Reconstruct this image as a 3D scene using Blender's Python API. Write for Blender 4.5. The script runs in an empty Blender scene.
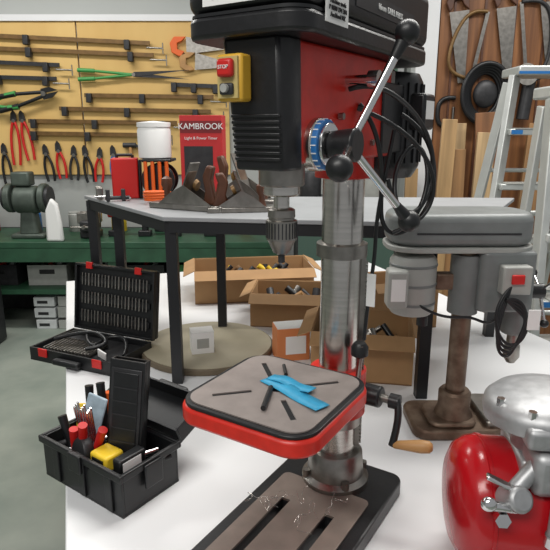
import bpy, bmesh, math, random
from mathutils import Vector, Matrix, Euler
random.seed(4)
scene=bpy.context.scene
scene.view_settings.view_transform='Standard'
ZO=0.75   # height of the white work table above the floor
R=math.radians
def lin(c):
    return tuple(((x/255)/12.92 if x/255<=.04045 else ((x/255+.055)/1.055)**2.4) for x in c)
MATS={}
def mat(name,rgb,rough=.6,metal=0,var=.0,scale=20,bump=0,rgb2=None,spec=.5,kind='noise',stretch=(1,1,1)):
    if name in MATS: return MATS[name]
    m=bpy.data.materials.new(name); m.use_nodes=True
    nt=m.node_tree; b=nt.nodes['Principled BSDF']
    c=lin(rgb); b.inputs['Base Color'].default_value=(*c,1)
    b.inputs['Roughness'].default_value=rough; b.inputs['Metallic'].default_value=metal
    b.inputs['Specular IOR Level'].default_value=spec
    if var or bump or rgb2:
        tc=nt.nodes.new('ShaderNodeTexCoord'); mp=nt.nodes.new('ShaderNodeMapping')
        mp.inputs['Scale'].default_value=stretch
        nt.links.new(tc.outputs['Object'],mp.inputs[0])
        n=nt.nodes.new('ShaderNodeTexNoise'); n.inputs['Scale'].default_value=scale; n.inputs['Detail'].default_value=6
        nt.links.new(mp.outputs[0],n.inputs['Vector'])
        r=nt.nodes.new('ShaderNodeValToRGB')
        c2=lin(rgb2) if rgb2 else tuple(x*(1-var) for x in c)
        r.color_ramp.elements[0].position=.35; r.color_ramp.elements[1].position=.65
        r.color_ramp.elements[0].color=(*c2,1); r.color_ramp.elements[1].color=(*c,1)
        nt.links.new(n.outputs['Fac'],r.inputs[0]); nt.links.new(r.outputs[0],b.inputs['Base Color'])
        if bump:
            bp=nt.nodes.new('ShaderNodeBump'); bp.inputs['Strength'].default_value=bump; bp.inputs['Distance'].default_value=.002
            nt.links.new(n.outputs['Fac'],bp.inputs['Height']); nt.links.new(bp.outputs[0],b.inputs['Normal'])
    MATS[name]=m; return m
def group(name,loc=(0,0,0),rz=0,rot=None):
    e=bpy.data.objects.new(name,None); scene.collection.objects.link(e)
    e.location=(loc[0],loc[1],loc[2]+ZO); e.rotation_euler=rot if rot else (0,0,R(rz)); e.empty_display_size=.05
    return e
def finish(name,bm,parent,m,loc=(0,0,0),rot=(0,0,0),bevel=0,smooth=True,seg=2):
    bmesh.ops.recalc_face_normals(bm,faces=bm.faces[:])
    me=bpy.data.meshes.new(name); bm.to_mesh(me); bm.free()
    if smooth:
        for p in me.polygons: p.use_smooth=True
        try: me.set_sharp_from_angle(angle=R(38))
        except Exception: pass
    ob=bpy.data.objects.new(name,me); scene.collection.objects.link(ob)
    if m: me.materials.append(m)
    if parent: ob.parent=parent; ob.location=loc
    else: ob.location=(loc[0],loc[1],loc[2]+ZO)
    ob.rotation_euler=rot
    if bevel:
        b=ob.modifiers.new('b','BEVEL'); b.width=bevel; b.segments=seg; b.limit_method='ANGLE'; b.angle_limit=R(40)
    return ob
def box(name,p,size,loc,m,rot=(0,0,0),bevel=0,taper=1):
    bm=bmesh.new(); bmesh.ops.create_cube(bm,size=1)
    for v in bm.verts:
        v.co=Vector((v.co.x*size[0],v.co.y*size[1],v.co.z*size[2]))
        if v.co.z<0: v.co.x*=taper; v.co.y*=taper
    return finish(name,bm,p,m,loc,rot,bevel)
def bx(name,p,x0,x1,y0,y1,z0,z1,m,bevel=0,rot=(0,0,0)):
    return box(name,p,(x1-x0,y1-y0,z1-z0),((x0+x1)/2,(y0+y1)/2,(z0+z1)/2),m,rot,bevel)
def lathe(name,p,prof,loc,m,rot=(0,0,0),n=40,bevel=0):
    bm=bmesh.new(); rings=[]
    for r,z in prof:
        if r<1e-6: rings.append([bm.verts.new((0,0,z))])
        else: rings.append([bm.verts.new((r*math.cos(2*math.pi*i/n),r*math.sin(2*math.pi*i/n),z)) for i in range(n)])
    for a,b in zip(rings[:-1],rings[1:]):
        for i in range(n):
            j=(i+1)%n
            if len(a)==1 and len(b)==1: continue
            if len(a)==1: bm.faces.new((a[0],b[i],b[j]))
            elif len(b)==1: bm.faces.new((a[i],a[j],b[0]))
            else: bm.faces.new((a[i],a[j],b[j],b[i]))
    for g in (rings[0],rings[-1]):
        if len(g)>1: bm.faces.new(g)
    return finish(name,bm,p,m,loc,rot,bevel)
def cyl(name,p,r,h,loc,m,rot=(0,0,0),r2=None,n=32,bevel=0):
    r2=r if r2 is None else r2
    return lathe(name,p,[(r,-h/2),(r2,h/2)],loc,m,rot,n,bevel)
def ball(name,p,r,loc,m,sc=(1,1,1),rot=(0,0,0)):
    bm=bmesh.new(); bmesh.ops.create_uvsphere(bm,u_segments=28,v_segments=16,radius=r)
    for v in bm.verts: v.co=Vector((v.co.x*sc[0],v.co.y*sc[1],v.co.z*sc[2]))
    return finish(name,bm,p,m,loc,rot)
def rod(name,p,a,b,r,m,r2=None,n=16):
    a=Vector(a);b=Vector(b);d=b-a;q=d.to_track_quat('Z','Y').to_euler()
    return cyl(name,p,r,d.length,(a+b)/2,m,tuple(q),r2,n)
def bar(name,p,a,b,w,t,m,bevel=0,up='Y'):
    a=Vector(a);b=Vector(b);d=b-a;q=d.to_track_quat('Z',up).to_euler()
    return box(name,p,(w,t,d.length),(a+b)/2,m,tuple(q),bevel)
def prism(name,p,pts,z0,z1,m,loc=(0,0,0),rot=(0,0,0),bevel=0,top=1.0,seg=2):
    bm=bmesh.new(); A=[bm.verts.new((x,y,z0)) for x,y in pts]; B=[bm.verts.new((x*top,y*top,z1)) for x,y in pts]
    bm.faces.new(A); bm.faces.new(B); n=len(pts)
    for i in range(n): bm.faces.new((A[i],A[(i+1)%n],B[(i+1)%n],B[i]))
    return finish(name,bm,p,m,loc,rot,bevel,seg=seg)
def rr(w,h,r,cx=0,cy=0,n=8):
    o=[]
    for sx,sy,a0 in ((1,1,0),(-1,1,90),(-1,-1,180),(1,-1,270)):
        for i in range(n+1):
            a=R(a0+90*i/n); o.append((cx+sx*(w/2-r)+r*math.cos(a),cy+sy*(h/2-r)+r*math.sin(a)))
    return o
def cable(name,p,pts,r,m,cyc=False):
    cu=bpy.data.curves.new(name,'CURVE'); cu.dimensions='3D'; cu.bevel_depth=r; cu.bevel_resolution=3; cu.resolution_u=10
    s=cu.splines.new('NURBS'); s.points.add(len(pts)-1)
    for i,q in enumerate(pts): s.points[i].co=(*q,1)
    s.order_u=4; s.use_endpoint_u=True; s.use_cyclic_u=cyc
    cu.materials.append(m); o=bpy.data.objects.new(name,cu); scene.collection.objects.link(o)
    if p: o.parent=p
    else: o.location=(0,0,ZO)
    return o
def cut(ob,cutters):
    for c in cutters:
        b=ob.modifiers.new('c','BOOLEAN'); b.operation='DIFFERENCE'; b.object=c; b.solver='EXACT'
    bpy.context.view_layer.update()
    dg=bpy.context.evaluated_depsgraph_get()
    me=bpy.data.meshes.new_from_object(ob.evaluated_get(dg)); ob.modifiers.clear(); ob.data=me
    for p in me.polygons: p.use_smooth=False
def kill(cs):
    for c in cs: bpy.data.objects.remove(c,do_unlink=True)
def text(name,p,s,size,loc,rot,m,ext=.0004):
    cu=bpy.data.curves.new(name,'FONT'); cu.body=s; cu.size=size; cu.extrude=ext; cu.align_x='CENTER'; cu.align_y='CENTER'
    cu.materials.append(m); o=bpy.data.objects.new(name,cu); scene.collection.objects.link(o); o.parent=p; o.location=loc; o.rotation_euler=rot; return o

# ---------------- materials
RED=mat('red_enamel',(208,40,26),.34,0,.15,60)
BLK=mat('black_plastic',(24,25,27),.40,0,.3,80)
BLKM=mat('black_cast_paint',(27,27,29),.36,0,.25,120,.15)
STEEL=mat('ground_steel',(206,202,196),.24,1,.16,6,.03,stretch=(1,1,30))
STEELD=mat('dull_steel',(158,154,148),.36,1,.3,40,.08)
CHROME=mat('chrome',(218,218,218),.15,1)
TABT=mat('machined_table_top',(150,140,135),.42,.25,.14,45,.03)
BASET=mat('base_machined_face',(134,121,112),.45,.25,.18,30,.05)
WHITE=mat('white_melamine',(222,223,224),.38,0,.04,3)
YEL=mat('yellow_plastic',(232,196,48),.45)
YELD=mat('switch_yellow',(214,166,52),.45)
REDP=mat('red_plastic',(196,32,28),.4)
BLUE=mat('blue_tape',(48,158,200),.5,0,.15,90,.1)
BLUED=mat('blue_label',(40,110,175),.4)
GREY=mat('grey_enamel',(122,126,125),.38,0,.12,30)
GREYL=mat('light_grey_enamel',(166,167,162),.4,0,.1,30)
RUST=mat('rusty_steel',(128,110,94),.48,.6,.5,35,.3,rgb2=(94,74,60))
ALU=mat('cast_aluminium',(182,183,184),.46,.7,.2,60,.2)
ALUL=mat('ladder_aluminium',(200,203,200),.45,.5,.12,12)
WOOD=mat('handle_wood',(186,140,86),.5,0,.3,12,.1,stretch=(1,1,.2))
DKWOOD=mat('dark_wood',(92,56,38),.45,0,.35,25)
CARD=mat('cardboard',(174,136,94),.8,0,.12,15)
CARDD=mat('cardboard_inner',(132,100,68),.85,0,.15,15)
FRAME=mat('black_steel_frame',(22,23,26),.45)
SHELF=mat('grey_shelf_laminate',(152,154,156),.45,0,.08,20)
GREEN=mat('green_bench_paint',(44,84,60),.5,0,.3,12)
WHT=mat('white_label',(232,232,230),.5)
ORG=mat('orange_plastic',(222,98,34),.45)
GRN=mat('green_tool',(60,140,70),.45)
BRASS=mat('brass_clamp_bar',(124,94,54),.45,.3,.3,20)
TOOLG=mat('tool_dark_grey',(60,60,62),.45,.4,.3,40)

# ---------------- room shell
FLOOR=mat('concrete_floor',(150,156,146),.5,0,.0,3.5,.1,rgb2=(124,134,125))
bx('floor',None,-4,4,-2,4.3,-.83,-.75,FLOOR)
WALLY=mat('yellow_ply_wall',(220,186,118),.6,0,.0,2.2,.05,rgb2=(204,166,98),stretch=(1,1,.3))
WALLG=mat('pale_wall_paint',(172,175,172),.7,0,.05,3)
bx('wall_back',None,-4,.95,4.1,4.2,-.75,2.2,WALLG)
TIM=mat('brown_timber_wall',(150,100,58),.55,0,.0,3,.1,rgb2=(104,64,34),stretch=(8,1,.4))
bx('wall_right',None,.93,4,3.4,3.5,-.75,2.2,TIM)
for i in range(9): bx('trim_batten_%d'%i,None,1.0+i*.17,1.012+i*.17,3.393,3.399,-.75,2.2,DKWOOD)
bx('wall_return',None,.90,.96,3.52,4.09,-.75,2.2,WALLG)
bx('wall_left',None,-4.1,-4,-2,4.3,-.75,2.2,WALLG)
bx('trim_post',None,.80,.92,3.38,3.50,-.75,2.2,WHITE,.004)
yb=group('plywood_tool_board',(0,0,0))
for i in range(3):
    bx('sheet_%d'%i,yb,-3.4+i*1.03,-2.38+i*1.03,4.075,4.098,.25,1.27,WALLY,.003)
bx('board_rail',yb,-3.4,-.3,4.06,4.09,1.27,1.31,WHITE)

# ---------------- white work table
wt=group('white_work_table')
poly=[(-.155,.28),(1.02,.705),(.375,2.49),(-.80,2.07)]
prism('table_top',wt,poly,-.035,0,WHITE,bevel=.003)
PINK=mat('pink_edge_panel',(204,150,166),.6)
for i,(x,y) in enumerate([(-.11,.36),(.92,.74),(.36,2.38),(-.73,2.0)]):
    bx('leg_%d'%i,wt,x-.025,x+.025,y-.025,y+.025,-.75,-.036,PINK if i==0 else WHITE,.003)
bar('apron_left',wt,(-.115,.36,-.09),(-.725,2.0,-.09),.10,.02,PINK)

# ---------------- black frame bench with grey top (stands on white table)
SZ=.385
sb=group('steel_frame_bench')
top=[(-.235,1.165),(.40,1.075),(.64,1.50),(-.53,1.56)]
prism('bench_top',sb,top,SZ-.010,SZ,SHELF,bevel=.002)
def fr(a,b,z,n): bar(n,sb,(a[0],a[1],z),(b[0],b[1],z),.024,.024,FRAME)
ins=[(-.222,1.180),(.385,1.094),(.60,1.485),(-.50,1.54)]
for i,(a,b) in enumerate([(0,1),(1,2),(2,3),(3,0)]): fr(ins[a],ins[b],SZ-.023,'rail_%d'%i)
for i,(x,y) in enumerate([(-.222,1.185),(.315,1.112),(.60,1.485),(-.505,1.545),(-.430,1.525),(-.15,1.52)]):
    bx('leg_%d'%i,sb,x-.012,x+.012,y-.012,y+.012,0,SZ-.012,FRAME)

# ---------------- main drill press
dp=group('drill_press',(.095,.78,0),-32)
b=prism('base',dp,rr(.184,.325,.02,0,-.10),0,.026,BLKM,bevel=.003)
t=prism('base_machined_top',dp,rr(.145,.225,.01,0,-.142),.0262,.030,BASET,bevel=.001)
cs=[]
for sx in(-1,1):
    c=box('cutter',dp,(.014,.15,.2),(sx*.036,-.165,0),None); cs.append(c)
cut(b,cs);cut(t,cs);kill(cs)
lathe('column_flange',dp,[(.052,.0262),(.052,.036),(.044,.042),(.041,.078),(.038,.082),(.031,.082)],(0,0,0),STEELD,n=48)
for i in range(4):
    a=R(45+90*i); cyl('flange_bolt_%d'%i,dp,.006,.012,(.047*math.cos(a),.047*math.sin(a),.043),STEELD,n=6)
cyl('column',dp,.029,.60,(0,0,.36),STEEL,n=64)
lathe('rack_collar',dp,[(.030,.386),(.036,.388),(.036,.406),(.030,.408)],(0,0,0),STEELD,n=48)
rk=group('rack',(0,0,0)); rk.parent=dp; rk.location=(0,0,0); rk.rotation_euler=(0,0,R(22))
bx('rack_bar',rk,.0285,.035,-.006,.006,.09,.388,STEELD)
for i in range(48):
    bx('rack_tooth_%d'%i,rk,.034,.038,-.0055,.0055,.095+i*.006,.0982+i*.006,STEELD)
# table
tx=-.014; ty=-.152; TZ=.014
def tb(n,w,z0,z1,m,bev=.001): return prism(n,dp,rr(w,w,.034 if w>.18 else .026,tx,ty),z0+TZ,z1+TZ,m,bevel=bev)
t1=tb('table_casting',.190,.197,.219,RED,.004)
t2=tb('table_rim_slot_dark',.185,.2192,.2238,BLKM)  # black rim; left uncut, its black stands in for the dark inside the slots
t3=tb('table_face',.171,.2239,.2256,TABT,0)
cs=[]
for a in(45,135,225,315):
    r_=.058; c=box('cutter',dp,(.050,.007,.12),(tx+r_*math.cos(R(a)),ty+r_*math.sin(R(a)),.22),None,(0,0,R(a))); cs.append(c)
cs.append(cyl('cutter',dp,.010,.12,(tx,ty,.22),None))
cut(t3,cs); kill(cs)
lathe('table_bracket_collar',dp,[(.030,.145),(.042,.147),(.042,.215),(.030,.217)],(0,0,0),RED,n=40)
lathe('table_collar_lower',dp,[(.030,.128),(.037,.129),(.037,.144),(.030,.145)],(0,0,0),STEELD,n=40)
bx('bracket_arm',dp,-.026,.026,-.105,-.03,.158,.210,RED,.006)
bx('bracket_boss',dp,-.034,.034,-.155,-.09,.165,.210,RED,.01)
rod('tilt_bolt',dp,(0,-.165,.182),(0,-.11,.182),.009,STEELD)
prism('bracket_web',dp,[(-.10,.0),(.075,.0),(.06,-.030),(-.02,-.05),(-.045,-.05)],-.004,.004,RED,loc=(0,-.10,.2105),rot=(R(90),0,R(90)),bevel=.002)
cyl('crank_housing',dp,.016,.04,(.046,.012,.178),BLKM,(0,R(90),0),bevel=.003)
rod('crank_shaft',dp,(.06,.012,.178),(.086,.010,.178),.006,STEELD)
cyl('crank_hub',dp,.011,.014,(.087,.010,.178),BLKM,(0,R(90),0))
cable('crank_arm',dp,[(.090,.010,.182),(.096,.004,.170),(.098,-.004,.150),(.096,-.010,.130),(.094,-.012,.120)],.0055,BLKM)
lathe('crank_handle',dp,[(.004,0),(.0055,.003),(.0065,.012),(.0095,.040),(.0085,.052),(.005,.056),(0,.057)],(.095,-.012,.122),WOOD,(0,R(82),R(10)))
rod('table_lock_stem',dp,(.040,-.02,.205),(.048,-.03,.27),.004,STEELD)
lathe('table_lock_knob',dp,[(.006,0),(.012,.004),(.012,.016),(.008,.022),(0,.023)],(.044,-.025,.25),BLK)
for i in range(9):
    x=random.uniform(-.06,.03);y=random.uniform(-.13,-.05);pts=[]
    for k in range(10):
        x+=random.uniform(-.015,.015);y+=random.uniform(-.015,.015); pts.append((x,y,.032+random.uniform(0,.018)))
    cable('swarf_%d'%i,dp,pts,.0003,STEEL)
# head
HX0,HX1=-.028,.042
hp=[(HX1,-.215),(.050,-.03),(.050,.03),(.042,.042),(-.042,.042),(-.050,.03),(-.048,-.06),(HX0,-.215)]
prism('head_casting',dp,hp,.526,.646,RED,bevel=.003)
fr_=prism('head_front_cover',dp,[(HX0-.004,.010),(HX0-.004,-.014),(HX0+.004,-.024),(HX1-.004,-.024),(HX1+.003,-.014),(HX1+.003,.010)],.520,.647,BLKM,loc=(0,-.212,0),bevel=.003)
for v in fr_.data.vertices:
    if v.co.z<.6: v.co.x=HX1-(HX1-v.co.x)*.86; v.co.y+=.006
for i in range(8):
    z=.530+i*.006; s_=(.652-z)/.132
    bx('front_rib_%d'%i,dp,HX0+.004+.009*s_,HX1-.003,-.2385+.006*s_,-.232+.006*s_,z,z+.0035,BLKM,.001)
lathe('column_socket',dp,[(.030,.496),(.040,.498),(.040,.527)],(0,0,0),RED,n=40)
# belt cover
CZ=-.006
cpts=rr(.142,.365,.028,.004,-.070)
prism('belt_cover_lower',dp,cpts,.652+CZ,.672+CZ,BLKM,bevel=.004)
prism('belt_cover_seam',dp,rr(.138,.361,.026,.004,-.070),.672+CZ,.675+CZ,FRAME)
prism('belt_cover_lid',dp,cpts,.675+CZ,.735,BLK,bevel=.012,seg=4)
bx('cover_side_label',dp,.0750,.0762,-.212,-.164,.658,.684,WHT)
text('cover_side_text',dp,'Machine tools\nP 0800 274 384\nAuckland NZ',.006,(.0768,-.188,.671),(R(90),0,R(90)),BLK)
bx('cover_side_decal',dp,.0752,.0760,-.145,.03,.682,.700,TOOLG)
text('cover_side_decal_text',dp,'16mm  DRILL PRESS',.009,(.0764,-.05,.691),(R(90),0,R(90)),WHT)
bx('cover_front_decal',dp,-.035,.05,-.2542,-.2530,.674,.692,WHT)
text('cover_front_text',dp,'0800 274 384',.012,(.008,-.2546,.683),(R(90),0,0),BLK)
# switch
bx('switch_box',dp,-.022,.008,-.252,-.234,.587,.631,YELD,.003)
bx('switch_plate',dp,-.019,.005,-.2545,-.252,.590,.628,mat('switch_face',(190,170,110),.5))
bx('switch_red_flap',dp,-.016,.002,-.261,-.254,.609,.626,REDP,.003)
bx('switch_green_button',dp,-.015,.001,-.258,-.254,.593,.604,TOOLG,.002)
cyl('switch_on_button',dp,.004,.004,(-.007,-.2595,.599),GREYL,(R(90),0,0))
text('switch_lettering',dp,'STOP',.005,(-.007,-.2614,.618),(R(90),0,0),WHT)
# spindle & chuck
sp=(0,-.165)
lathe('quill',dp,[(.024,.499),(.026,.501),(.026,.527)],(0,sp[1],0),STEELD,n=40)
lathe('depth_ring',dp,[(.018,.488),(.021,.490),(.021,.499)],(0,sp[1],0),STEEL,n=40)
rod('spindle',dp,(0,sp[1],.465),(0,sp[1],.49),.009,STEEL)
lathe('chuck',dp,[(.0,.474),(.012,.474),(.0155,.472),(.016,.464),(.015,.463),(.015,.461),(.0178,.460),(.0178,.438),(.016,.436),(.0095,.422),(.006,.420),(0,.420)],(0,sp[1],0),STEELD,n=40)
for i in range(26):
    a=2*math.pi*i/26; bx('chuck_knurl_%d'%i,dp,-.0007,.0007,0,.0012,-.009,.009,TOOLG).matrix_local=Matrix.Translation((.0178*math.cos(a),sp[1]+.0178*math.sin(a),.449))@Matrix.Rotation(a-math.pi/2,4,'Z')
rod('drill_bit',dp,(0,sp[1],.422),(0,sp[1],.410),.004,TOOLG)
# feed hub + handles
hy,hz=-.165,.545
AX=(0,R(90),0)
cyl('feed_boss',dp,.028,.014,(.044,hy,hz),STEEL,AX,n=40,bevel=.002)
cyl('depth_scale_ring',dp,.0265,.007,(.0535,hy,hz),BLUED,AX,n=40,bevel=.001)
cyl('depth_scale_face',dp,.023,.004,(.059,hy,hz),CHROME,AX,n=40,bevel=.001)
for i in range(20):
    a=2*math.pi*i/20; bx('scale_mark_%d'%i,dp,-.003,.003,-.0006,.0006,-.0004,.0005,WHT).matrix_local=Matrix.Translation((.0535,hy,hz))@Matrix.Rotation(a,4,'X')@Matrix.Translation((0,0,.0266))
cyl('feed_hub',dp,.014,.032,(.076,hy,hz),BLKM,AX,r2=.018,n=32,bevel=.003)
hub=Vector((.082,hy,hz))
for i,(ph,L,br) in enumerate(((71,.124,.0128),(-170,.105,.0122),(-48,.124,.0128))):
    cp=math.cos(R(20)); d=Vector((math.sin(R(20)),cp*math.cos(R(ph)),cp*math.sin(R(ph))))
    rod('feed_rod_%d'%i,dp,hub,hub+d*(L-.02),.0045,CHROME)
    rod('feed_ball_neck_%d'%i,dp,hub+d*(L-.028),hub+d*(L-.008),.005,BLK,r2=.0075)
    ball('feed_ball_%d'%i,dp,br,hub+d*L,BLK)
rod('belt_tension_bolt',dp,(.045,-.10,.615),(.075,-.10,.615),.005,CHROME)
cyl('belt_tension_knob',dp,.009,.012,(.08,-.10,.615),CHROME,AX)
for i,(yy,zz) in enumerate(((-.12,.575),(-.03,.60),(-.03,.545))): cyl('casting_bolt_%d'%i,dp,.004,.006,(.051,yy,zz),STEELD,AX,n=6)
lathe('motor',dp,[(.02,.488),(.05,.492),(.058,.505),(.060,.51),(.060,.626),(.054,.638),(.02,.643)],(.005,.110,0),BLKM,n=48)
for i in range(24):
    a=2*math.pi*i/24; bx('motor_fin_%d'%i,dp,-.001,.001,-.001,.003,-.055,.055,BLKM).matrix_local=Matrix.Translation((.005+.0605*math.cos(a),.110+.0605*math.sin(a),.569))@Matrix.Rotation(a-math.pi/2,4,'Z')
bx('motor_terminal_box',dp,.055,.080,.085,.13,.56,.61,BLKM,.004)
bx('motor_terminal_label',dp,.0802,.0808,.09,.125,.575,.60,WHT)
bx('motor_mount',dp,-.04,.045,.03,.06,.55,.64,STEELD,.003)
bx('motor_side_plate',dp,.047,.053,.0,.075,.53,.62,BLKM,.002)
cable('power_cable_a',dp,[(.05,-.10,.605),(.075,-.10,.612),(.09,-.05,.60),(.10,.02,.57),(.115,.04,.52),(.11,.02,.46),(.095,-.03,.45),(.08,-.03,.49),(.075,.01,.53),(.09,.04,.55),(.115,.03,.50),(.105,.0,.44),(.08,-.02,.43)],.0030,BLK)
cable('power_cable_b',dp,[(.050,-.07,.59),(.07,-.06,.565),(.07,-.03,.50),(.06,-.02,.44),(.085,-.01,.42),(.11,.02,.45),(.12,.04,.50),(.10,.04,.56),(.07,.02,.58)],.0030,BLK)
cable('power_cable_c',dp,[(.08,-.03,.56),(.07,-.03,.50),(.06,-.03,.44),(.06,-.02,.40),(.055,-.03,.34),(.052,-.03,.28)],.0026,BLK)
cable('power_cable_d',dp,[(.052,-.08,.585),(.09,-.06,.57),(.12,.0,.53),(.125,.02,.47),(.10,-.01,.43),(.085,-.03,.46),(.075,-.03,.50)],.0028,BLK)
bx('cable_tag',dp,.054,.066,-.034,-.032,.33,.375,WHT)
# blue tape strips resting on the table
def strip(n,p,a,b,w,amp,m,z,tw=0):
    bm=bmesh.new(); a=Vector(a);b=Vector(b);d=(b-a);nrm=Vector((-d.y,d.x,0)).normalized(); rows=[]
    N=18
    for i in range(N+1):
        f_=i/N; q=a+d*f_; h=z+amp*math.sin(math.pi*f_*1.5)**2
        rows.append([bm.verts.new(q+nrm*w*s_+Vector((0,0,h+tw*s_*w*math.sin(math.pi*f_)))) for s_ in(-.5,0,.5)])
    for r1,r2 in zip(rows[:-1],rows[1:]):
        for k in range(2): bm.faces.new((r1[k],r1[k+1],r2[k+1],r2[k]))
    o=finish(n,bm,p,m); s=o.modifiers.new('s','SOLIDIFY'); s.thickness=.0006; return o
TT=.226+TZ
strip('tape_a',dp,(-.040,ty+.016,0),(.062,ty-.020,0),.023,.0015,BLUE,TT+.0012,.05)
strip('tape_b',dp,(-.038,ty+.022,0),(.032,ty+.010,0),.017,.003,BLUE,TT+.0022,.15)
rod('chuck_key_shaft',dp,(-.018,ty-.008,TT+.0035),(.004,ty-.060,TT+.0035),.0032,BLK)
rod('loose_drill_bit',dp,(-.040,ty+.060,TT+.003),(-.022,ty+.036,TT+.003),.0025,BLK)

# ---------------- grey drill press
g=group('small_drill_press',(.345,.985,0),0)
prism('base',g,rr(.17,.13,.03,.0,.01),0,.02,RUST,bevel=.005)
prism('base_raised',g,rr(.09,.09,.02,-.01,.0),.02,.03,RUST,bevel=.004)
prism('base_table',g,rr(.10,.12,.01,.10,.02),.0,.032,STEELD,bevel=.004)
lathe('column_flange',g,[(.036,.03),(.030,.045),(.030,.075),(.026,.08),(.019,.08)],(0,0,0),RUST)
cyl('column',g,.018,.36,(0,0,.21),RUST)
lathe('head_clamp',g,[(.019,.235),(.027,.236),(.027,.345),(.019,.345)],(0,0,0),GREY)
prism('head_casting',g,rr(.10,.075,.015,.065,0),.245,.355,GREY,bevel=.005)
cyl('quill_housing',g,.024,.07,(.10,0,.23),GREY,bevel=.003)
cyl('spindle',g,.011,.05,(.10,0,.185),STEELD)
lathe('chuck',g,[(0,.170),(.014,.170),(.015,.148),(.008,.136),(0,.136)],(.10,0,0),STEELD)
prism('belt_cover_base',g,rr(.262,.13,.05,-.012,.03),.352,.362,GREYL,bevel=.002)
prism('belt_cover',g,rr(.258,.126,.05,-.012,.03),.362,.420,GREY,bevel=.014,seg=4)
bx('belt_cover_lip',g,-.10,.08,-.0345,-.032,.385,.388,TOOLG)
lathe('motor',g,[(.01,.232),(.036,.236),(.042,.245),(.042,.335),(.036,.343),(.01,.346)],(-.095,0,0),GREYL,n=40)
for i in range(3): lathe('motor_band_%d'%i,g,[(.0422,0),(.0432,.001),(.0432,.004),(.0422,.005)],(-.095,0,.255+i*.035),GREY,n=40)
bx('motor_terminal_box',g,-.148,-.112,-.050,-.012,.255,.325,GREYL,.006)
bx('motor_terminal_label',g,-.143,-.118,-.0508,-.0502,.27,.31,WHT)
bx('motor_mount',g,-.055,.0,-.012,.012,.28,.31,RUST,.003)
cyl('motor_foot',g,.010,.018,(-.075,-.01,.222),BLK)
bx('switch_box',g,.045,.095,-.062,-.037,.285,.335,GREYL,.003)
bx('switch_red',g,.058,.080,-.068,-.062,.305,.322,REDP,.002)
cyl('feed_hub',g,.014,.03,(.13,0,.275),BLKM,AX)
for i in range(3):
    a=R(20+120*i); e=(.15,.06*math.cos(a),.275+.06*math.sin(a)); rod('feed_rod_%d'%i,g,(.14,0,.275),e,.003,CHROME); ball('feed_ball_%d'%i,g,.008,e,BLK)
for k in range(4):
    cable('cable_loop_%d'%k,g,[(.06,-.06,.30),(.03+.004*k,-.07,.27-.01*k),(.035,-.075,.22-.010*k),(.06,-.08,.195-.008*k),(.085-.004*k,-.08,.21),(.09,-.075,.25),(.075,-.07,.285-.01*k),(.05,-.07,.28)],.0026,BLK)
cable('motor_cable',g,[(-.09,-.04,.26),(-.05,-.05,.235),(0,-.05,.25),(.03,-.05,.22),(.05,-.06,.25),(.06,-.06,.30)],.0025,BLK)
bx('cable_tag',g,.078,.098,-.098,-.096,.235,.270,WHT)

# ---------------- red air compressor
a=group('air_compressor',(.312,.630,0),-6)
REDG=mat('red_tank_gloss',(176,20,28),.2,0,.1,10)
lathe('tank',a,[(0,-.088),(.03,-.087),(.055,-.083),(.070,-.075),(.078,-.062),(.080,-.052),(.080,.20),(.070,.225),(.03,.245),(0,.247)],(0,0,.096),REDG,(0,R(90),0),n=56)
for i,xx in enumerate((-.050,.065)):
    lathe('tank_seam_%d'%i,a,[(.080,0),(.0820,.001),(.0820,.005),(.080,.006)],(xx,0,.096),REDG,(0,R(90),0),n=56)
for i,xx in enumerate((-.03,.13)):
    bx('foot_%d'%i,a,xx,xx+.03,-.07,.07,0,.028,BLKM,.004)
bx('motor_saddle',a,-.015,.12,-.045,.045,.160,.180,ALU,.005)
lathe('crankcase',a,[(.040,.0),(.050,.010),(.050,.045),(.054,.050),(.054,.062),(.044,.064)],(.036,0,.168),ALU,n=48)
lathe('cylinder_head_dome',a,[(.060,0),(.068,.003),(.069,.014),(.067,.022),(.058,.030),(.040,.034),(.015,.036),(0,.036)],(.018,.0,.218),ALU,(0,R(-5),0),n=56)
bx('dome_boss',a,-.020,.022,-.071,-.045,.208,.234,ALU,.006)
for i in range(4):
    an=R(200+40*i); cyl('dome_bolt_%d'%i,a,.005,.010,(.018+.060*math.cos(an),.060*math.sin(an),.244),CHROME,n=6)
rod('outlet_pipe',a,(.01,-.05,.195),(-.035,-.072,.150),.010,ALU)
cyl('regulator_body',a,.015,.034,(-.030,-.075,.150),ALU,(R(60),0,R(20)),bevel=.004)
rod('valve_stem',a,(-.030,-.082,.142),(-.060,-.09,.150),.006,CHROME)
ball('valve_knob',a,.009,(-.062,-.091,.152),CHROME,(1,.8,1))
bar('valve_lever',a,(-.03,-.077,.163),(-.062,-.072,.176),.012,.005,CHROME,.002)
cyl('valve_nut',a,.009,.012,(-.045,-.088,.132),CHROME,(R(80),0,0),n=6)
bx('cast_bracket',a,-.01,.05,-.075,-.02,.150,.205,ALU,.010)
rod('pull_rod',a,(.025,-.07,.19),(.012,-.09,.115),.010,ALU,r2=.007)
cyl('pull_rod_end',a,.009,.014,(.012,-.09,.110),CHROME,(R(10),0,0))
lathe('side_port',a,[(.020,0),(.022,.002),(.022,.012),(.014,.014)],(.055,-.078,.080),CHROME,(R(90),0,0))

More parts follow.
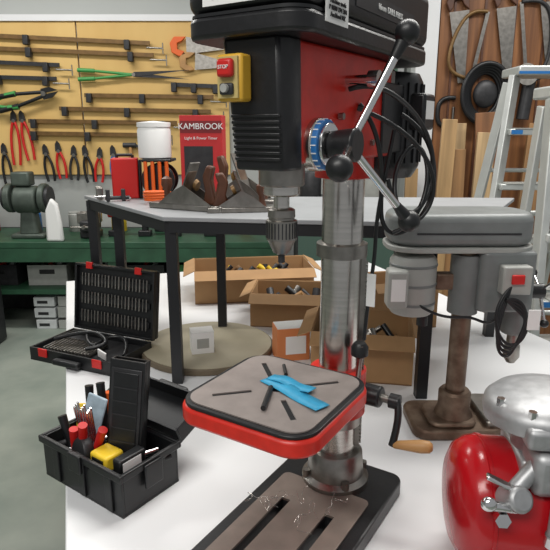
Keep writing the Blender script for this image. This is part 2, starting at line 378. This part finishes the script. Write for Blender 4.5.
# ---------------- open tool box
tbx=group('open_toolbox',(-.225,.715,0),-35.4)
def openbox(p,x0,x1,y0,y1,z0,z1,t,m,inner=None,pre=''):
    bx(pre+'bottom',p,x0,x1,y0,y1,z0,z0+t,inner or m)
    bx(pre+'side_front',p,x0,x1,y0,y0+t,z0+t,z1,m,.0008); bx(pre+'side_back',p,x0,x1,y1-t,y1,z0+t,z1,m,.0008)
    bx(pre+'side_left',p,x0,x0+t,y0+t,y1-t,z0+t,z1,m,.0008); bx(pre+'side_right',p,x1-t,x1,y0+t,y1-t,z0+t,z1,m,.0008)
openbox(tbx,-.195,0,0,.115,0,.072,.004,BLK)
for n,(x0,x1,y0,y1) in {'rim_f':(-.2,.005,-.005,.001),'rim_b':(-.2,.005,.114,.12),'rim_l':(-.2,-.194,0,.115),'rim_r':(-.001,.005,0,.115)}.items():
    bx(n,tbx,x0,x1,y0,y1,.062,.074,BLK,.002)
for i in range(3): bx('front_rib_%d'%i,tbx,-.165+i*.065,-.150+i*.065,-.004,.0,.004,.062,BLK,.001)
bx('latch',tbx,-.115,-.085,-.010,-.004,.045,.076,BLK,.002)
bx('latch_side',tbx,.004,.009,.04,.075,.03,.07,BLK,.002)
lid=group('lid',(0,0,0)); lid.parent=tbx; lid.location=(0,.122,.07); lid.rotation_euler=(R(22),0,0)
openbox(lid,-.195,0,0,.080,-.005,.025,.004,BLK,pre='lid_')
bx('lid_handle',lid,-.13,-.06,.081,.095,.0,.012,BLK,.004)
tr=group('organiser_tray',(0,0,0)); tr.parent=tbx; tr.location=(-.062,.06,.045); tr.rotation_euler=(R(-8),R(3),R(22))
openbox(tr,-.030,.030,-.010,.008,0,.168,.004,BLK,pre='tray_')
bx('tray_back',tr,-.030,.030,.004,.008,0,.168,BLK); bx('tray_front_rim',tr,-.026,.026,-.012,-.0095,.012,.155,TOOLG,.001); bx('tray_mid',tr,-.021,.021,-.0135,-.0115,.018,.149,BLK,.001)
for i in range(5): bx('tray_div_%d'%i,tr,-.021,.021,-.0145,-.0130,.035+i*.022,.037+i*.022,TOOLG)
bx('yellow_cap',tbx,-.085,-.045,.010,.045,.052,.078,YEL,.004)
bx('yellow_cap_core',tbx,-.078,-.052,.0085,.010,.057,.072,BLK)
bx('small_level',tbx,-.03,-.012,.01,.06,.06,.085,BLK,.003); bx('small_level_label',tbx,-.0118,-.0112,.015,.05,.064,.08,WHT)
SILV=mat('blister_pack',(164,182,194),.25,0,.3,60)
bx('blister_pack',tbx,-.158,-.118,.055,.060,.05,.135,SILV,.003,rot=(R(-18),R(8),R(10)))
for i in range(9): rod('hex_key_%d'%i,tbx,(-.157+i*.0050,.048,.06),(-.159+i*.0056,.040,.118+.006*(i%3)),.0018,CHROME)
for i,(m_,x,y,dx,dy,h) in enumerate([(REDP,-.13,.03,.02,-.01,.05),(REDP,-.110,.035,.03,0,.045),(REDP,-.145,.025,.01,-.005,.035),(YEL,-.17,.05,-.01,.02,.045),(BLK,-.16,.03,-.02,0,.04),(REDP,-.10,.075,.01,.02,.07),(BLK,-.14,.085,-.02,.01,.08),(BLUED,-.09,.07,.02,0,.04),(BLK,-.175,.08,-.01,.01,.07),(ORG,-.155,.095,0,.01,.06),(BLK,-.12,.095,.01,.01,.075)]):
    rod('handle_%d'%i,tbx,(x,y,.045),(x+dx,y+dy,.06+h),.0055,m_,r2=.0075); rod('shaft_%d'%i,tbx,(x,y,.045),(x-dx*.4,y-dy*.4,.008),.003,CHROME)
lathe('tape_measure',tbx,[(.020,0),(.022,.003),(.022,.014),(.020,.017)],(-.115,.028,.060),TOOLG,(R(75),0,R(-10)))
lathe('tape_measure_face',tbx,[(.014,0),(.014,.003)],(-.115,.0265,.0605),REDP,(R(75),0,R(-10)))
for i in range(6): rod('loose_tool_%d'%i,tbx,(-.185+i*.03,.015,.05),(-.15+i*.03,.10,.055),.005,[TOOLG,CHROME,BLK][i%3])

# ---------------- open drill bit case
dc=group('drill_bit_case',(-.435,1.405,0),-24)
openbox(dc,-.130,.130,-.155,-.003,0,.034,.005,BLK)
bx('foam',dc,-.123,.123,-.149,-.009,.005,.020,TOOLG)
for s_ in(-1,1): bx('red_latch_%d'%s_,dc,s_*.085-.014,s_*.085+.014,-.159,-.1545,.014,.036,REDP,.002)
bx('handle',dc,-.04,.04,-.175,-.156,.008,.022,BLK,.004)
for i in range(14): rod('bit_%d'%i,dc,(-.11+i*.011,-.13,.025),(-.115+i*.011,-.055,.026),.0025+.0002*i,STEELD)
cable('case_cord',dc,[(-.12,-.06,.03),(-.05,-.03,.06),(.0,-.10,.05),(.05,-.12,.045),(.02,-.04,.05),(.09,-.03,.05),(.12,-.10,.03)],.005,BLK)
cable('case_cord_b',dc,[(-.10,-.10,.04),(-.02,-.06,.065),(.04,-.07,.06),(.08,-.10,.05),(.03,-.13,.045)],.005,BLK)
bx('case_tag',dc,.075,.10,-.14,-.137,.03,.055,WHT,rot=(R(20),R(20),0))
cl=group('lid',(0,0,0)); cl.parent=dc; cl.location=(0,0,.034); cl.rotation_euler=(R(-8),0,0)
bx('lid_shell',cl,-.130,.130,.012,.03,0,.180,BLK,.006)
for n,(x0,x1,z0,z1) in {'a':(-.130,.130,0,.006),'b':(-.130,.130,.174,.180),'c':(-.130,-.124,0,.180),'d':(.124,.130,0,.180)}.items(): bx('lid_edge_'+n,cl,x0,x1,0,.014,z0,z1,BLK,.001)
bx('lid_latch_a',cl,-.09,-.07,-.002,.004,.168,.186,REDP,.001); bx('lid_latch_b',cl,.07,.09,-.002,.004,.168,.186,REDP,.001)
for r_ in range(3):
    bx('lid_bit_rail_%d'%r_,cl,-.115,.115,.006,.012,.03+r_*.050,.045+r_*.050,BLK)
    for i in range(20): rod('lid_bit_%d_%d'%(r_,i),cl,(-.108+i*.0112,.006,.022+r_*.050),(-.108+i*.0112,.006,.055+r_*.050),.0014+.0006*(i%3),STEELD)

# ---------------- discs / boxes on white table
DISC=mat('beige_board',(180,172,150),.55,0,.15,5,rgb2=(158,150,128))
DISCE=mat('board_edge',(104,92,74),.6,0,.15,20)
sd=group('round_board',(-.178,1.385,0)); lathe('board_edge_band',sd,[(0,0),(.170,0),(.173,.002),(.173,.014),(.171,.016),(0,.016)],(0,0,0),DISCE,n=72)
lathe('board_face',sd,[(0,.0161),(.168,.0161),(.168,.0175),(0,.0175)],(0,0,0),DISC,n=72)
wb_=group('small_white_box',(-.185,1.33,.0175),15); bx('carton',wb_,-.028,.028,-.022,.022,0,.056,WHT,.001); bx('carton_print',wb_,-.015,.015,-.0226,-.022,.015,.04,GREYL); bx('carton_flap',wb_,-.0285,.0285,-.0225,.0225,.0562,.057,WHT)
def carton(name,loc,rz,w,d,h,flap=.04,fill=None,flat=0):
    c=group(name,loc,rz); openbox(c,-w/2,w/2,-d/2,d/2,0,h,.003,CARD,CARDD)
    for s_ in(-1,1):
        box('flap_y%d'%s_,c,(w,flap,.002),(0,s_*(d/2+flap*.42),h-flap*.18),CARD,(R(-25*s_),0,0))
        box('flap_x%d'%s_,c,(flap*.8,d,.002),(s_*(w/2+flap*.35),0,h-flap*.1),CARD,(0,R(25*s_),0))
    if fill:
        for i in range(fill):
            x=random.uniform(-w*.32,w*.32);y=random.uniform(-d*.3,d*.3);m_=random.choice([TOOLG,BLK,BLK,WOOD,TOOLG,STEELD,YEL,CARDD])
            a_=random.uniform(0,3.1);L=random.uniform(.04,.08)*.6
            rod('content_%d'%i,c,(x-L*math.cos(a_)*.6,y-L*math.sin(a_)*.4,h*.5),(x+L*math.cos(a_)*.6,y+L*math.sin(a_)*.4,h*.78+random.uniform(0,.012)),random.uniform(.006,.013),m_)
    return c
carton('cardboard_box',(-.08,1.90,0),8,.40,.20,.11,.05,16)
carton('cardboard_box',(.06,1.625,0),-6,.25,.16,.10,.045,9)
carton('cardboard_box',(.212,1.275,0),-10,.23,.19,.115,.045,9)
carton('cardboard_box',(.36,1.60,0),12,.20,.14,.14,.04,4)
ob=group('orange_printed_box',(.040,1.335,0),12); bx('carton',ob,-.042,.042,-.03,.03,0,.085,mat('orange_print',(206,126,76),.6),.001); bx('carton_top',ob,-.040,.040,-.028,.028,.085,.0865,WHT); bx('carton_panel',ob,-.02,.032,-.0308,-.03,.018,.065,WHT)
w_=group('wooden_handle_tool',(.20,1.10,.0),-70); lathe('handle',w_,[(0,0),(.006,.002),(.009,.03),(.007,.06),(.010,.09),(0,.095)],(0,0,.010),WOOD,(R(90),0,0)); rod('blade',w_,(0,0,.010),(0,.04,.008),.004,STEELD)

# ---------------- things on the grey bench
def plane(name,loc,rz,L,sc=1.2,mm=DKWOOD):
    q=group(name,loc,rz); q.scale=(1,1,sc); h=L/2
    bx('sole',q,-h,h,-.022,.022,0,.010,STEELD,.002)
    for s_ in(-1,1):
        prism('cheek_%d'%s_,q,[(-h*.75,.0),(h*.7,0),(h*.35,.018),(0,.030),(-h*.35,.016)],-.001,.001,STEELD,loc=(0,s_*.021,.01),rot=(R(90),0,0))
    lathe('front_knob',q,[(.010,0),(.007,.008),(.007,.018),(.013,.028),(.012,.038),(0,.043)],(h*.62,0,.010),mm)
    prism('rear_tote',q,[(-.018,0),(.018,0),(.012,.022),(.018,.045),(.006,.062),(-.012,.060),(-.004,.040),(-.010,.02)],-.008,.008,mm,loc=(-h*.6,0,.010),rot=(R(90),0,0),bevel=.004)
    bar('blade',q,(h*.2,0,.012),(-h*.2,0,.075),.036,.003,STEELD)
    bar('lever_cap',q,(h*.12,0,.022),(-h*.12,0,.062),.030,.005,RUST,.001)
    cyl('adjuster',q,.009,.008,(-h*.22,0,.04),BRASS,(0,R(60),0))
    return q
plane('hand_plane',(-.195,1.275,SZ),152,.20,1.4)
plane('hand_plane',(-.08,1.38,SZ),-30,.20,1.6)
plane('hand_plane',(-.075,1.24,SZ),8,.15,1.2)
rb=group('red_tool_case',(-.395,1.50,SZ),10); bx('body',rb,-.034,.034,-.025,.025,0,.105,REDP,.004); bx('side_dark',rb,.0345,.042,-.024,.024,0,.10,BLK,.003); rod('handle',rb,(-.02,0,.112),(.02,0,.112),.004,BLK); rod('hl',rb,(-.02,0,.10),(-.02,0,.112),.004,BLK); rod('hr',rb,(.02,0,.10),(.02,0,.112),.004,BLK)
ot=group('orange_cable_reel',(-.302,1.49,SZ),0)
for nm,yy in(('front',-.02),('back',.035)): lathe('reel_side_'+nm,ot,[(.040,0),(.043,.003),(.043,.01),(.040,.013)],(0,yy,.05),BLK,(R(90),0,0))
for i in range(7): lathe('cord_turn_%d'%i,ot,[(.032,-.003),(.036,0),(.032,.003)],(0,-.024+i*.0085,.05),ORG,(R(90),0,0))
bx('reel_stand',ot,-.038,.038,-.036,.045,0,.008,BLK,.002)
for i in range(4): rod('orange_slat_%d'%i,ot,(-.028+.018*i,-.040,.008),(-.028+.018*i,-.040,.098),.005,ORG)
bx('reel_top',ot,-.038,.038,-.044,.04,.096,.104,BLK,.003)
wc=group('white_plastic_jar',(-.312,1.49,SZ+.104),0); lathe('jar',wc,[(.038,0),(.042,.003),(.043,.070),(.040,.078),(.043,.079),(.043,.090),(0,.094)],(0,0,0),WHT)
kb=group('printed_power_box',(-.188,1.51,SZ),-4)
bx('carton',kb,-.055,.055,-.030,.030,0,.212,mat('red_print',(190,40,42),.5),.001); bx('picture_panel',kb,-.045,.030,-.0308,-.030,.012,.135,TOOLG); bx('print_band',kb,-.054,.054,-.0306,-.030,.168,.198,mat('red_print_dark',(120,24,28),.5))
text('box_lettering',kb,'KAMBROOK',.021,(0,-.0314,.184),(R(90),0,0),WHT); text('box_lettering_small',kb,'Light & Power Timer',.010,(0,-.0314,.155),(R(90),0,0),WHT)
cm=group('coiled_orange_cord',(-.285,1.375,SZ+.004))
cable('cord',cm,[(.035*(1+.15*math.sin(i*2))*math.cos(i*.7),.028*math.sin(i*.7),.003+.0007*i) for i in range(36)],.003,ORG)
for i,(x,y,m_,rz) in enumerate([(-.40,1.425,TOOLG,20),(-.46,1.475,STEELD,-70)]):
    q=group('bench_clamp',(x,y,SZ+.001),rz); rod('screw',q,(-.03,0,.008),(.03,0,.008),.005,m_); bx('jaw',q,-.028,-.018,-.008,.008,0,.03,m_,.002); bx('jaw_slide',q,.010,.020,-.008,.008,0,.03,m_,.002); rod('tommy_bar',q,(.03,-.014,.008),(.03,.014,.008),.0025,CHROME)

# ---------------- background bench (left/back)
BT=-.13
bb=group('green_workbench')
bx('bench_top',bb,-3.4,.05,3.5,4.05,BT-.04,BT,GREEN,.004)
bx('bench_rail',bb,-3.4,.05,3.50,3.53,BT-.13,BT-.041,GREEN)
bx('lower_shelf',bb,-3.4,.05,3.55,4.05,-.49,-.46,GREEN)
for i,x in enumerate((-3.3,-2.35,-1.05,-.5,.01)): bx('leg_%d'%i,bb,x-.03,x+.03,3.52,3.58,-.75,BT-.042,GREEN)
bx('back_panel',bb,-3.4,.05,4.06,4.08,-.75,BT,TOOLG)
BINW=mat('white_books',(205,208,208),.6,0,.1,30)
bk=group('paper_stack')
for i in range(9):
    x=-1.63+(i%3)*.16; z=-.75+(i//3)*.08; bx('ream_%d'%i,bk,x+random.uniform(-.01,.01),x+.145,3.60,3.84,z,z+random.uniform(.06,.078),[BINW,GREYL,CARD][i%3],.003)
    bx('spine_%d'%i,bk,x+.03,x+.10,3.5985,3.5999,z+.02,z+.04,[TOOLG,GREYL,BLUED][i%3])
tm=group('bench_grinder',(-1.62,3.68,BT))
OLDG=mat('old_grey_green',(84,94,86),.5,.2,.35,12)
bx('base',tm,-.11,.11,-.07,.07,0,.03,OLDG,.01); prism('pedestal',tm,rr(.13,.10,.03),.03,.18,OLDG,top=.75,bevel=.004)
cyl('motor_body',tm,.090,.15,(0,0,.25),OLDG,AX,bevel=.015)
for s_ in(-1,1):
    cyl('wheel_guard_%d'%s_,tm,.095,.04,(s_*.11,0,.26),OLDG,AX,bevel=.008); cyl('wheel_%d'%s_,tm,.075,.02,(s_*.14,0,.26),TOOLG,AX)
bx('lamp_housing',tm,-.08,.04,-.05,.05,.34,.43,OLDG,.012)
bv=group('bench_vise',(-1.22,3.68,BT)); bx('base',bv,-.06,.06,-.06,.06,0,.05,TOOLG,.01); bx('body',bv,-.045,.045,-.10,.08,.05,.12,TOOLG,.01); bx('jaw_fixed',bv,-.07,.07,.0,.03,.10,.17,STEELD,.004); bx('jaw_moving',bv,-.07,.07,-.06,-.03,.10,.17,STEELD,.004); rod('screw',bv,(0,-.16,.09),(0,-.05,.09),.012,STEELD); rod('tommy',bv,(-.08,-.15,.09),(.08,-.15,.09),.006,STEELD)
wr=group('white_rag',(-1.40,3.56,BT))
prism('cloth',wr,[(-.06,.0),(.05,0),(.045,.12),(.03,.24),(-.01,.28),(-.05,.2)],-.02,.02,WHT,loc=(-.0,-.03,.0),rot=(R(90),0,0),bevel=.015)
for n,x,m_ in [('power_drill',-1.02,REDP),('power_drill',-.82,GRN),('power_drill',-.62,BLK),('power_drill',-.38,ORG)]:
    q=group(n,(x,3.72,BT)); rod('body',q,(-.09,0,.16),(.07,0,.16),.035,m_); rod('chuck',q,(.07,0,.16),(.12,0,.16),.02,STEELD,r2=.012); bx('grip',q,-.07,-.03,-.018,.018,.03,.15,BLK,.008); bx('battery',q,-.095,-.01,-.03,.03,0,.04,BLK,.006)
for i in range(9):
    x=-2.6+i*.30; q=group('storage_tin',(x,3.92,BT)); m_=[TOOLG,WHT,REDP,BLUED,GREYL,YEL][i%6]; lathe('tin',q,[(.05,0),(.052,.003),(.052,.12),(.048,.125),(.048,.135),(0,.135)],(0,0,0),m_)
for i in range(7):
    x=-2.2+i*.33; q=group('storage_crate',(x,3.78,-.458),random.uniform(-4,4)); m_=[BLK,TOOLG,GREYL,DKWOOD,BLK,GRN][i%6]
    openbox(q,-.13,.13,-.12,.12,0,.14,.01,m_); bx('handle',q,-.05,.05,-.127,-.121,.08,.11,BLK,.003)
    for k in range(3): rod('content_%d'%k,q,(-.08+.06*k,-.05,.08),(-.05+.06*k,.05,.18),.02,[STEELD,REDP,WHT][k])
kt=group('rolling_toolbox',(-1.98,3.3,-.75)); bx('body',kt,-.25,.25,-.2,.12,.0,.38,BLK,.02); bx('lid',kt,-.25,.25,-.2,.12,.385,.45,TOOLG,.02); rod('handle',kt,(-.1,-.04,.47),(.1,-.04,.47),.012,BLK)

# ---------------- tools hung on plywood board (board units: a across, b down, measured on the board)
def B(a_,b_,y=4.05): return (-1.93+.0070*a_, y, (1.405-.0063*b_) if b_<100 else (.775-.0069*(b_-100)))
def sash(name,a0,b0,a1,b1,m=BRASS,w=.026):
    q=group(name); bar('bar',q,B(a0,b0),B(a1,b1),.012,w,m,up='Y')
    for k,t_ in enumerate((.04,.45,.9)):
        x=a0+(a1-a0)*t_; y=b0+(b1-b0)*t_; c=B(x,y); bx('jaw_%d'%k,q,c[0]-.018,c[0]+.018,c[1]-.035,c[1]+.01,c[2]-.05,c[2]+.012,TOOLG,.004)
    c=B(a1,b1); rod('screw',q,(c[0]-.02,c[1]-.02,c[2]-.03),(c[0]+.09,c[1]-.02,c[2]-.035),.006,STEELD); rod('tommy',q,(c[0]+.09,c[1]-.02,c[2]-.07),(c[0]+.09,c[1]-.02,c[2]+.0),.004,STEELD)
for l in [(-60,33,155,44,BRASS),(-60,46,158,56,BRASS),(30,122,178,124,BRASS),(-60,60,66,66,TOOLG),(88,97,215,99,BRASS),(30,134,160,136,BRASS),(-120,50,-70,130,BRASS),(-40,77,62,80,TOOLG),(62,110,212,113,BRASS),(175,86,222,88,TOOLG)]: sash('sash_clamp',*l)
def handsaw(a0,b0,L,rz,m):
    c=B(a0,b0); q=group('hand_saw',(c[0],c[1],c[2]),rot=(0,R(rz),0))
    prism('blade',q,[(0,-.05),(L,-.02),(L,.02),(0,.06)],-.001,.001,STEELD,rot=(R(90),0,0))
    prism('handle',q,[(.0,-.05),(-.05,-.065),(-.10,-.04),(-.11,.02),(-.08,.06),(.0,.06),(-.03,.03),(-.06,.02),(-.06,-.02),(-.02,-.03)],-.010,.010,m,rot=(R(90),0,0),bevel=.004)
handsaw(190,47,.26,0,ORG); handsaw(198,63,.20,4,WOOD)
def shears(a0,b0,L,m):
    c=B(a0,b0); q=group('hedge_shears',(c[0],c[1]-.01,c[2]))
    for s_ in(-1,1):
        rod('grip_%d'%s_,q,(-L*.5,0,s_*.03),(-L*.35,0,s_*.025),.014,m); rod('arm_%d'%s_,q,(-L*.36,0,s_*.025),(.0,0,0),.009,m)
        prism('blade_%d'%s_,q,[(0,-.014),(L*.5,s_*.03),(0,.018)],-.002+s_*.002,.002+s_*.002,TOOLG,rot=(R(90),0,0))
    cyl('pivot',q,.012,.02,(0,0,0),STEELD,(R(90),0,0))
shears(138,76,.76,GRN)
def cutters(a0,b0,L,rot,m):
    c=B(a0,b0); q=group('bolt_cutters',(c[0],c[1]-.035,c[2]),rot=(0,R(rot),0))
    for s_ in(-1,1):
        rod('grip_%d'%s_,q,(-L*.6,0,s_*.045),(-L*.35,0,s_*.04),.018,m); rod('arm_%d'%s_,q,(-L*.36,0,s_*.04),(0,0,s_*.012),.012,m)
        prism('jaw_%d'%s_,q,[(-.02,s_*.005),(-.01,s_*.035),(.05,s_*.035),(.10,s_*.004)],-.008,.008,BLK,rot=(R(90),0,0))
    cyl('pivot',q,.016,.03,(0,0,0),STEELD,(R(90),0,0))
cutters(50,96,.55,-12,BLK); cutters(-2,106,.30,172,GRN)
def pliers(a0,b0,m,L=.22,tilt=0):
    c=B(a0,b0,4.055); q=group('pliers',(c[0],c[1],c[2]),rot=(0,R(tilt),0))
    for s_ in(-1,1):
        cable('handle_%d'%s_,q,[(0,0,0),(s_*.03,0,-.04),(s_*.035,0,-L*.5),(s_*.022,0,-L*.8)],.009,m)
        prism('jaw_%d'%s_,q,[(0,0),(s_*.022,.0),(s_*.016,.05),(s_*.002,.07)],-.006,.006,TOOLG,rot=(R(90),0,0))
    cyl('pivot',q,.012,.018,(0,0,0),STEELD,(R(90),0,0))
for a_,b_,m_,L in [(15,122,REDP,.38),(24,122,REDP,.34),(44,155,BLK,.24),(57,152,REDP,.24),(72,156,TOOLG,.22),(84,156,BLK,.24),(98,158,REDP,.22),(112,156,BLUED,.2),(2,154,BLK,.3)]: pliers(a_,b_,m_,L,random.uniform(-8,8))
def hammer(a0,b0,m,rz=0):
    c=B(a0,b0,4.05); q=group('claw_hammer',(c[0],c[1],c[2]),rot=(0,R(rz),0)); rod('handle',q,(0,0,0),(0,0,-.20),.012,m,r2=.016); rod('head',q,(-.05,0,0),(.04,0,0),.018,TOOLG); prism('claw',q,[(.03,.015),(.09,-.02),(.03,-.012)],-.012,.012,TOOLG,rot=(R(90),0,0))
for a_,b_ in((130,146),(-30,118)): hammer(a_,b_,WOOD)

# ---------------- right-hand wall items (wall face y=3.4)
def saw2(x,z,L,rot,m=ORG):
    q=group('bow_saw',(x,3.375,z),rot=(0,R(rot),0)); cable('frame',q,[(-L/2,0,0),(-L/2,0,.12),(-L*.3,0,.17),(L*.3,0,.14),(L/2,0,.08),(L/2,0,0)],.010,m); bx('blade',q,-L/2,L/2,-.001,.001,-.012,.008,STEELD)
saw2(1.15,1.02,.36,-80,BRASS); saw2(1.40,1.05,.40,80,TOOLG); saw2(1.62,1.10,.34,85,REDP)
for x,z in((1.02,1.20),(1.28,1.22),(1.52,1.25),(1.75,1.2)):
    q=group('hand_saw',(x,3.38,z),rot=(0,R(83),0)); prism('blade',q,[(0,-.05),(.38,-.02),(.38,.02),(0,.06)],-.001,.001,STEELD,rot=(R(90),0,0)); prism('handle',q,[(.0,-.05),(-.05,-.065),(-.10,-.04),(-.11,.02),(-.08,.06),(.0,.06),(-.03,.03),(-.06,.02),(-.06,-.02),(-.02,-.03)],-.010,.010,DKWOOD,rot=(R(90),0,0),bevel=.004)
hs=group('coiled_black_hose',(1.20,3.375,.76))
for k in range(5):
    cable('turn_%d'%k,hs,[((.09+.012*k)*math.cos(i*math.pi/8),-.010*k,(.12+.012*k)*math.sin(i*math.pi/8)) for i in range(17)],.014,BLK)
ball('hose_core',hs,.07,(0,-.02,0),TOOLG,(1,.4,1.1))
gm=group('angle_grinder',(1.42,3.34,.62)); rod('body',gm,(0,0,0),(.02,0,.22),.035,TOOLG); cyl('disc',gm,.06,.01,(-.02,-.05,.24),STEELD,(R(80),0,0)); cyl('gear_head',gm,.04,.06,(.02,-.02,.24),BLK,(R(80),0,0)); rod('side_handle',gm,(.05,0,.22),(.12,0,.25),.014,BLK)
for i,(x,z,m_) in enumerate(((.99,.66,BLK),)):
    q=group('g_clamp',(x,3.386,z)); cable('frame',q,[(.05,0,.08),(-.04,0,.09),(-.05,0,0),(-.04,0,-.09),(.05,0,-.08)],.013,m_); rod('screw',q,(.045,0,-.12),(.045,0,.03),.007,STEELD); rod('tommy_bar',q,(.015,0,-.12),(.075,0,-.12),.004,STEELD)
PINE=[mat('pine_board_%d'%i,c,.6,0,0,6,.05,rgb2=tuple(int(v*.8) for v in c),stretch=(4,4,.3)) for i,c in enumerate([(186,150,104),(160,120,78),(204,172,128),(140,96,62)])]
for i,(x,w,zt,ln) in enumerate([(.90,.08,.62,.03),(1.00,.12,.46,-.01),(1.13,.10,.55,.03),(1.26,.12,.66,-.06),(.78,.07,.35,.0),(1.42,.10,.6,.05),(1.06,.07,.60,.0)]):
    q=group('timber_board',(x,3.06+.032*i,-.75),rot=(R(-3),R(ln*60),0)); bx('plank',q,-w/2,w/2,-.012,.012,0,zt+.75,PINE[i%4],.003)
kc=group('grey_cupboard',(.40,3.3,-.75)); bx('carcass',kc,-.28,.28,-.2,.25,0,.92,TOOLG,.01); bx('door_l',kc,-.27,-.02,-.215,-.201,.05,.90,mat('cupboard_green',(70,92,82),.5),.004); bx('door_r',kc,-.01,.27,-.215,-.201,.05,.90,MATS['cupboard_green'],.004); rod('handle',kc,(-.04,-.225,.4),(-.04,-.225,.5),.008,CHROME)
wi=group('window_1',(.42,4.07,.95)); bx('glass',wi,-.38,.42,-.004,.0,-.35,.55,mat('greenish_glass',(110,140,122),.15,0,.4,4))
for n,(x0,x1,z0,z1) in {'l':(-.42,-.38,-.39,.59),'r':(.42,.46,-.39,.59),'t':(-.42,.46,.55,.59),'b':(-.42,.46,-.39,-.35),'m':(0,.03,-.35,.55)}.items(): bx('frame_'+n,wi,x0,x1,-.03,.0,z0,z1,WHITE,.003)
for i,(x,h,m_) in enumerate([(.20,.16,TOOLG),(.36,.16,BLK),(.54,.25,GREYL)]):
    q=group('paint_can',(x,3.2,.17)); lathe('can',q,[(.06,0),(.062,.004),(.062,h),(.058,h+.006),(0,h+.004)],(0,0,0),m_)

# ---------------- stepladders
def ladder(name,loc,rz,w,H,lean,n,shift=0):
    L=group(name,loc,rz)
    for s_ in(0,1):
        xb=s_*w; xt=s_*(w*.72)+w*.14+shift
        bar('front_rail_%d'%s_,L,(xb,0,0),(xt,lean,H),.024,.060,ALUL,.003)
        bar('rear_rail_%d'%s_,L,(xb,2*lean+.12,0),(xt,lean+.06,H-.02),.020,.040,ALUL,.003)
        bx('foot_%d'%s_,L,xb-.02,xb+.02,-.035,.035,0,.03,BLK,.004)
    for i in range(n):
        t_=(i+1)/(n+1); x0=0+(w*.14+shift)*t_; x1=w+(shift-w*.14)*t_; y=lean*t_
        bx('step_%d'%i,L,x0,x1,y-.045,y+.045,H*t_-.012,H*t_+.012,ALUL,.003)
        bx('step_tread_%d'%i,L,x0+.02,x1-.02,y-.048,y+.03,H*t_+.0122,H*t_+.016,GREYL)
        bx('step_label_%d'%i,L,x0+.005,x0+.05,y-.0475,y-.0452,H*t_-.008,H*t_+.008,BLUED if i%2 else ALUL)
    for i in range(3):
        t_=(i+1)/4; rod('rear_brace_%d'%i,L,(0+(w*.14+shift)*t_,2*lean+.12-(lean+.06)*t_,H*t_),(w+(shift-w*.14)*t_,2*lean+.12-(lean+.06)*t_,H*t_),.009,ALUL)
    bx('top_cap',L,w*.12+shift,w*.88+shift,lean-.06,lean+.12,H,H+.035,ALUL,.006); bx('cap_edge',L,w*.12+shift,w*.88+shift,lean-.064,lean-.0605,H+.004,H+.014,BLUED)
    return L
ladder('stepladder',(.80,2.22,-.75),0,.46,1.52,.16,6,.10)
ladder('stepladder',(.80,1.60,-.75),0,.48,1.40,.10,6,-.06)

# ---------------- lights / world / camera
w=bpy.data.worlds.new('World'); scene.world=w; w.use_nodes=True
w.node_tree.nodes['Background'].inputs[0].default_value=(.96,.98,1,1); w.node_tree.nodes['Background'].inputs[1].default_value=.34
def area(name,loc,size,sy,e,rot=(0,0,0),c=(1,.975,.93)):
    l=bpy.data.lights.new(name,'AREA'); l.shape='RECTANGLE'; l.size=size; l.size_y=sy; l.energy=e; l.color=c
    o=bpy.data.objects.new(name,l); scene.collection.objects.link(o); o.location=(loc[0],loc[1],loc[2]+ZO); o.rotation_euler=rot
area('ceiling_light_main',(.3,1.3,1.9),1.4,.3,30)
area('ceiling_light_front',(-.8,-.6,1.9),1.6,.6,34,(R(20),0,0))
area('ceiling_light_back',(-1.6,2.9,2.0),1.8,.3,38)
area('ceiling_light_right',(1.6,2.2,2.0),1.2,.3,28)
cam=bpy.data.cameras.new('camera'); co=bpy.data.objects.new('camera',cam); scene.collection.objects.link(co)
co.location=(0,0,.56+ZO); co.rotation_euler=(R(90-14.5),0,0)
cam.sensor_width=36; cam.lens=36*560/550; cam.clip_start=.02
scene.camera=co
